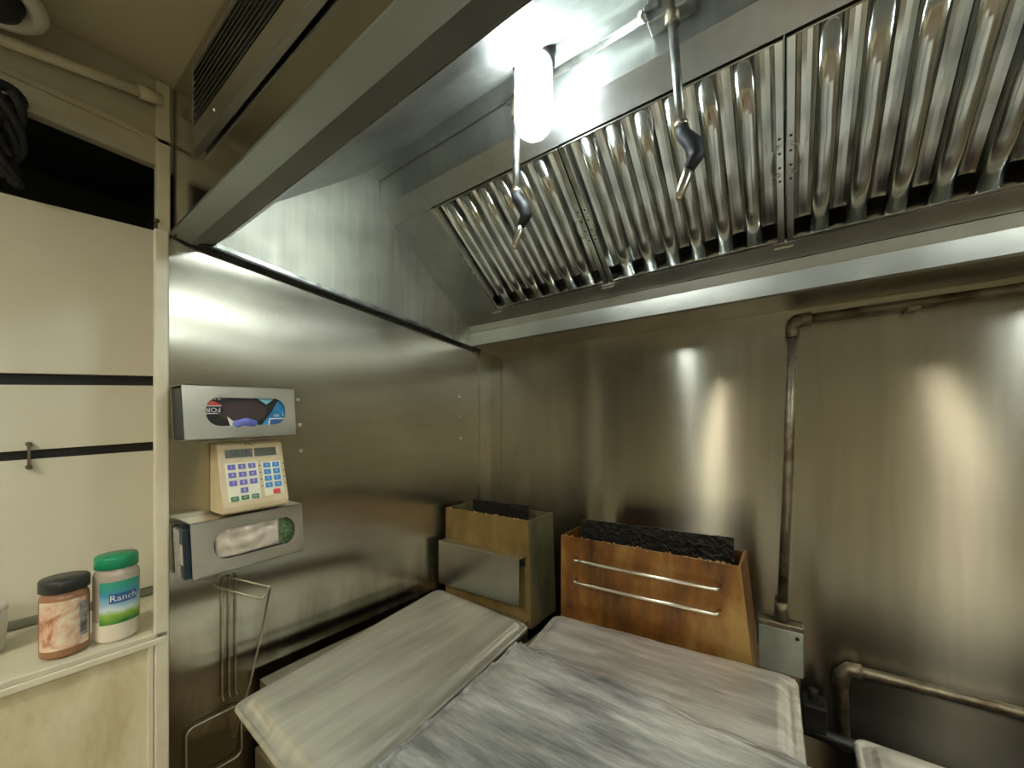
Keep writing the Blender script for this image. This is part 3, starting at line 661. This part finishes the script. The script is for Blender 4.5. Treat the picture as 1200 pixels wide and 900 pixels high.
patch(g, 'light_print', 'carton_sky', [(.143,.096),(.186,.096),(.165,.080)], q1, D_+.0002)
patch(g, 'red_print', 'carton_red', [(.034,.078),(.050,.090),(.074,.078)], q1, D_)
patch(g, 'frame_print', 'white_ink', [(.036,.058),(.073,.058),(.073,.077),(.036,.077)], q1, D_)
patch(g, 'dark_print', 'carton_black', [(.036,.060),(.071,.060),(.071,.075),(.036,.075)], q1, D_+.0007)
tm = MB(); word(tm, 'FOR', .015, lambda a, b: q1(.055+a, .0675+b, D_+.0015), PI)
word(tm, 'BLACK', .008, lambda a, b: q1(.058+a, .092+b, D_+.0008), PI); word(tm, 'DISPOSABLE GLOVES', .007, lambda a, b: q1(.105+a, .0965+b, D_+.0008), PI)
word(tm, '100', .010, lambda a, b: q1(.186+a, .052+b, D_+.0009)); word(tm, 'L', .012, lambda a, b: q1(.203+a, .056+b, D_+.0009)); tm.build('lettering', 'white_ink', g)
patch(g, 'badge_print', 'white_ink', [(.166,.030),(.206,.030),(.208,.046),(.170,.046)], q1, D_+.0007)
patch(g, 'badge_fill', 'label_band', [(.170,.030),(.203,.030),(.205,.043),(.172,.043)], q1, D_+.0014)
MB().slab([q1(.001,.006,.006), q1(.001,.006,.070), q1(.001,.113,.070), q1(.001,.113,.006)], (0,-.0004,0)).build('end_flap', 'carton_navy', g)
gv = MB(); Vv = []; 
for i in range(9):
    for j in range(7):
        a, b = i/8, j/6
        Vv.append(q1(.090+.052*a, .026+.022*b*(1-.35*abs(a-.5)*2), D_+.003+.006*math.sin(PI*a)*math.sin(PI*b*.8+.2)+.0015*math.sin(9*a+4*b)))
gv.add(Vv, [(i*7+j, i*7+j+1, (i+1)*7+j+1, (i+1)*7+j) for i in range(8) for j in range(6)], True)
o = gv.build('glove', 'glove_blue', g); md = o.modifiers.new('t','SOLIDIFY'); md.thickness = .001
MB().slab([q1(.080,.052,D_+.002), q1(.086,.026,D_+.003), q1(.102,.026,D_+.004), q1(.092,.040,D_+.004)], (.0008,0,0)).build('tissue', 'paper', g)

t2, q2, W2, hole2 = holder('lower stainless glove holder on the side wall, clear film bulging from it', -1.128, z(-.327), -.892, z(-.318), .125)
g = thing('film_carton', 'worn printed carton with crumpled clear film inside the lower wall holder', 'box', q2(W2/2, .004, .04))
MB().slab([q2(-.012,.004,.005), q2(W2-.010,.004,.005), q2(W2-.010,.112,.005), q2(-.012,.112,.005)], (.064,0,0)).build('carton', 'carton_navy', g)
e = MB().slab([q2(-.0122,.006,.006), q2(-.0122,.006,.048), q2(-.0122,.110,.048), q2(-.0122,.110,.006)], (0,-.0006,0)).build('end_flap', 'carton_grey', g)
MB().slab([q2(-.0122,.036,.051), q2(-.0122,.036,.067), q2(-.0122,.080,.067), q2(-.0122,.080,.051)], (0,-.0008,0)).build('end_label', 'carton_pink', g)
tm = MB(); y0 = q2(-.0132,0,0).y
word(tm, 'NITRILE GLOVES', .0125, lambda a, b: Vector((.030-b, y0, q2(0,.058,0).z+a)), 0); tm.build('lettering', 'ink', g)
patch(g, 'green_print', 'green_print', [(.178,.030),(W2-.012,.032),(W2-.012,.094),(.170,.096)], q2, .0692)
fm = MB(); Vv = []; nu, nv = 22, 12
for i in range(nu+1):
    for j in range(nv+1):
        a, b = i/nu, j/nv
        x = .044+.136*a; y = .031+.070*b
        bul = (math.sin(PI*a)**.5)*(math.sin(PI*min(1,b*.9+.05))**.6) if 0 < a < 1 else 0
        Vv.append(q2(x, y,   .070 + .007*bul + .0050*bul*math.sin(11*a+9*b+2*math.sin(5*a))*math.cos(5*b-9*a)))
fm.add(Vv, [(i*(nv+1)+j, i*(nv+1)+j+1, (i+1)*(nv+1)+j+1, (i+1)*(nv+1)+j) for i in range(nu) for j in range(nv)], True)
o = fm.build('film', 'film', g); md = o.modifiers.new('t','SOLIDIFY'); md.thickness = .0006
# dark rubber edging at the right end of the lower opening
MB().tube([q2(a, b, .079) for a, b in hole2[22:28]+hole2[0:6]], .0018, 6, False).build('edging', 'ink', t2)

# ------------------------------------------------------------------ kitchen timer
TL, TR_, zb_, zt_ = -1.076, -.934, z(-.1965), z(-.030)
t = thing('kitchen_timer', 'beige kitchen timer with coloured keypad standing between the two glove holders', 'timer', (.04, (TL+TR_)/2, zb_))
pb = [(.002,0),(.083,0),(.088,.006),(.088,.016),(.046,.158),(.038,.164),(.002,.164)]
tilt = .035
def tp(x, y, h): return Vector((x, y, zb_+.003+h+(y-TL)*tilt))
V = [tp(a, TL, b) for a, b in pb] + [tp(a, TR_, b) for a, b in pb]; n = len(pb)
MB().add(V, [tuple(range(n)), tuple(range(n,2*n))[::-1]] + [(i,(i+1)%n,(i+1)%n+n,i+n) for i in range(n)]).build('body', 'timer', t, .004, 3)
for yy in (TL+.02, TR_-.02): MB().tube([(.06,yy,zb_+.0005+(yy-TL)*tilt), (.06,yy,zb_+.006+(yy-TL)*tilt)], .007, 10).build('foot', 'black', t)
fo = tp(.088, TL, .016); fu = (tp(.088, TR_, .016)-fo); fW = fu.length; fu.normalize(); fv = (tp(.046, TL, .158)-fo); fH = fv.length; fv.normalize(); fn = fu.cross(fv).normalized()
if fn.x < 0: fn = -fn
def fp(a, b, d=0): return fo + fu*(a*fW) + fv*(b*fH) + fn*d     # face point, a right, b up in 0..1
def fpatch(name, m_, a0, a1, b0, b1, d, th, bev=0, par=None):
    return MB().slab([fp(a0,b0,d), fp(a1,b0,d), fp(a1,b1,d), fp(a0,b1,d)], fn*th).build(name, m_, par or t, bev)
fpatch('display_bezel', 'timer', .06, .94, .76, .95, -.001, .002, .0008)
d1 = fpatch('display', 'lcd', .10, .50, .785, .925, .0012, .0006)
d2 = fpatch('display', 'lcd', .53, .88, .785, .925, .0012, .0006)
word(MB(), '50:12', .018, lambda a, b: fp(.30, .855, .002) + fu*a + fv*b).build('digits', 'ink', d1)
word(MB(), 'FAST.', .012, lambda a, b: tp(.0445,0,0)*0 + fp(.5, 1.0, .0005) + fu*a + fv*b).build('maker_mark', 'ink', t)
k1 = fpatch('keypad', 'keypad', .08, .56, .08, .70, .0004, .0008)
k2 = fpatch('keypad', 'keypad', .62, .93, .10, .68, .0004, .0008)
dg = MB(); num = 1
def key(par, m_, a, b, w_=.055, h_=.042): fpatch('key', m_, a-w_, a+w_, b-h_, b+h_, .001, .0018, .0006, par)
for r_ in range(3):
    for c_ in range(3):
        a, b = .17+.15*c_, .635-.13*r_; key(k1, 'key_violet', a, b); word(dg, str(num), .009, lambda x, y, a=a, b=b: fp(a, b, .003)+fu*x+fv*y); num += 1
key(k1, 'key_violet', .32, .245); word(dg, '0', .009, lambda x, y: fp(.32, .245, .003)+fu*x+fv*y)
for c_ in range(3):
    a = .17+.15*c_; key(k1, 'key_green', a, .125, .055, .036); word(dg, ('CLR','SET','ENT')[c_], .005, lambda x, y, a=a: fp(a, .125, .003)+fu*x+fv*y)
for r_ in range(4):
    for c_ in range(2):
        a, b = .70+.145*c_, .62-.115*r_; key(k2, 'key_blue', a, b, .055, .042); word(dg, 'ABCDEFGH'[r_*2+c_], .008, lambda x, y, a=a, b=b: fp(a, b, .003)+fu*x+fv*y)
key(k2, 'key_red', .81, .155, .055, .040)
dg.build('lettering', 'white_ink', t)
for r_ in range(4):
    for a in (.59, .965): MB().lathe([(.0018,0),(0,.001)], (0,0,0), 8).build('indicator', 'ink', t).location = fp(a, .62-.115*r_, .002)
for s in [q for q in bpy.data.objects if q.parent == t and q.name.startswith('indicator')]: s.rotation_euler = fn.to_track_quat('Z','Y').to_euler()

# ------------------------------------------------------------------ wire rack on the side wall
t = thing('wire_rack', 'bent chrome wire rack on the side wall below the lower glove holder', 'wire rack', (.02, -1.05, z(-.82)))
A, B, Cc, Dd = Vector((.012,-1.050,z(-.352))), Vector((.170,-1.012,z(-.356))), Vector((.196,-1.040,z(-.366))), Vector((.050,-1.078,z(-.362)))
MB().tube([B, A+Vector((.01,0,0)), A+Vector((-.004,-.008,-.003)), A+Vector((.0,-.018,-.008)), A+Vector((.015,-.026,-.01)), Dd, Cc], .0022, 8).build('top_loop', 'wire', t)
MB().tube([Cc, B+Vector((.004,-.004,0)), B, Vector((.130,-1.016,z(-.48))), Vector((.088,-1.022,z(-.60))), Vector((.045,-1.028,z(-.70))), Vector((.012,-1.03,z(-.76)))], .0024, 8).build('long_wire', 'wire', t)
for i in range(3):
    yy = -1.052+.014*i; MB().tube([(.006,yy,z(-.356)), (.006,yy,z(-.64)), (.010,yy,z(-.652)), (.016,yy,z(-.655))], .0018, 6).build('shadow_wire', 'pipe', t)  # dark uprights stand in for the wire's shadow lines on the wall
cx0, cx1, cz0, cz1, r = -1.122, -1.012, z(-.815), z(-.686), .016
pts = []
for cy, cz_, a0 in ((cx1-r, cz1-r, 0), (cx0+r, cz1-r, PI/2), (cx0+r, cz0+r, PI), (cx1-r, cz0+r, 1.5*PI)):
    pts += arc((.010, cy, cz_), r, a0, a0+PI/2, (0,1,0), (0,0,1), 4)
MB().tube(pts+[pts[0]], .0022, 8).build('lower_loop', 'wire', t)

# ------------------------------------------------------------------ jars on the ledge
def jar(label, x, y, hgt, r, body, lid, lidm, profk):
    zb = 1.0575
    t = thing('seasoning_jar', label, 'jar', (x, y, zb))
    return t, zb
ang_cam = math.atan2(-1.403+1.22, 1.128+.045)       # direction from the jars to the room
zb = 1.0575
def wrap(cx, cy, r, a_mid): return lambda u, v: Vector((cx+r*math.cos(a_mid+u/r), cy+r*math.sin(a_mid+u/r), v))
def curved(cx, cy, r, a0, a1, z0, z1, n=14):
    return MB().add([(cx+r*math.cos(a0+(a1-a0)*i/n), cy+r*math.sin(a0+(a1-a0)*i/n), zz) for i in range(n+1) for zz in (z0, z1)], [(2*i,2*i+2,2*i+3,2*i+1) for i in range(n)], True)
# green lid
jx, jy, jr = -.046, -1.226, .036
t = thing('seasoning_jar', 'clear jar with green lid and blue ranch label, right-hand jar on the ledge', 'jar', (jx, jy, zb))
MB().lathe([(0,0),(jr-.006,0),(jr-.001,.005),(jr,.010),(jr,.046)], (jx,jy,zb), 36).build('powder_fill', 'powder', t)
MB().lathe([(jr,.046),(jr,.136),(jr-.002,.144),(jr-.006,.150),(jr-.007,.154)], (jx,jy,zb), 36).build('bottle', 'plastic_clear', t)
MB().lathe([(jr-.004,.152),(jr-.002,.153),(jr-.002,.174),(jr-.004,.178),(0,.179)], (jx,jy,zb), 48).build('lid', 'lid_green', t)
a0 = ang_cam-.75; curved(jx,jy,jr+.0008,a0,a0+1.95,zb+.040,zb+.128,20).build('label', 'label_ranch', t)
curved(jx,jy,jr+.0012,a0+.45,a0+1.65,zb+.083,zb+.103,12).build('label_band', 'label_band', t)
word(MB(), 'Ranch', .018, (lambda u, v: wrap(jx,jy,jr+.0018,a0+1.05)(u, zb+.093+v))).build('lettering', 'white_ink', t)
# black lid
kx, ky, kr = -.048, -1.299, .034
t = thing('seasoning_jar', 'spice jar with black lid and peach label, left-hand jar on the ledge', 'jar', (kx, ky, zb))
MB().lathe([(0,0),(kr-.006,0),(kr-.001,.004),(kr,.010),(kr,.112),(kr-.002,.120),(kr-.005,.124),(kr-.006,.128)], (kx,ky,zb), 36).build('bottle', 'rub', t)
lp = []; n = 60
MB().lathe([(kr-.003,.126),(kr+.001,.128),(kr+.001,.148),(kr-.001,.151),(0,.151)], (kx,ky,zb), 60).build('lid', 'lid_black', t)
a0 = ang_cam-1.1; curved(kx,ky,kr+.0008,a0,a0+2.3,zb+.018,zb+.112,20).build('label', 'label_spice', t)
curved(kx,ky,kr+.0012,a0+1.75,a0+2.2,zb+.034,zb+.102,8).build('nutrition_print', 'barcode', t)
bc = MB(); 
for i in range(9): curved_ = curved(kx,ky,kr+.0014,a0+1.80,a0+2.12,zb+.042+i*.0022,zb+.0432+i*.0022,4); bc.add(curved_.v, curved_.f, True)
bc.build('barcode', 'ink', t)
# white tub at the picture edge
t = thing('plastic_tub', 'white rounded tub at the left picture edge on the ledge', 'tub', (-.16, -1.395, zb))
MB().lathe([(0,0),(.030,0),(.036,.006),(.040,.05),(.040,.078),(.036,.086)], (-.16,-1.405,zb), 32).build('body', 'white_plastic', t)
MB().lathe([(.038,.084),(.041,.086),(.041,.094),(.036,.097),(0,.097)], (-.16,-1.405,zb), 32).build('lid', 'white_plastic', t)

# ------------------------------------------------------------------ ceiling troffers behind the camera
def troffer(x, y, sx, sy, label):
    t = thing('ceiling_light', label, 'ceiling light', (x, y, ZC), 'fluorescent ceiling lights')
    fr = MB()
    for a, b in (((x-sx,y-sy),(x+sx,y-sy+.03)), ((x-sx,y+sy-.03),(x+sx,y+sy)), ((x-sx,y-sy),(x-sx+.012,y+sy)), ((x+sx-.012,y-sy),(x+sx,y+sy))): fr.box((*a, ZC-.03), (*b, ZC-.001))
    fr.build('frame', 'white_plastic', t)
    MB().box((x-sx+.012, y-sy+.03, ZC-.018), (x+sx-.012, y+sy-.03, ZC-.010)).build('diffuser', 'panel', t)
troffer(.52, -2.75, .055, .62, 'lit fluorescent ceiling light behind the camera, left one')
troffer(2.20, -2.75, .055, .62, 'lit fluorescent ceiling light behind the camera, right one')

troffer(3.05, -2.15, .055, .62, 'added ceiling light nearest the right wall, out of view, brightening the left boards')  # extra fixture added to throw light on the left wall boards
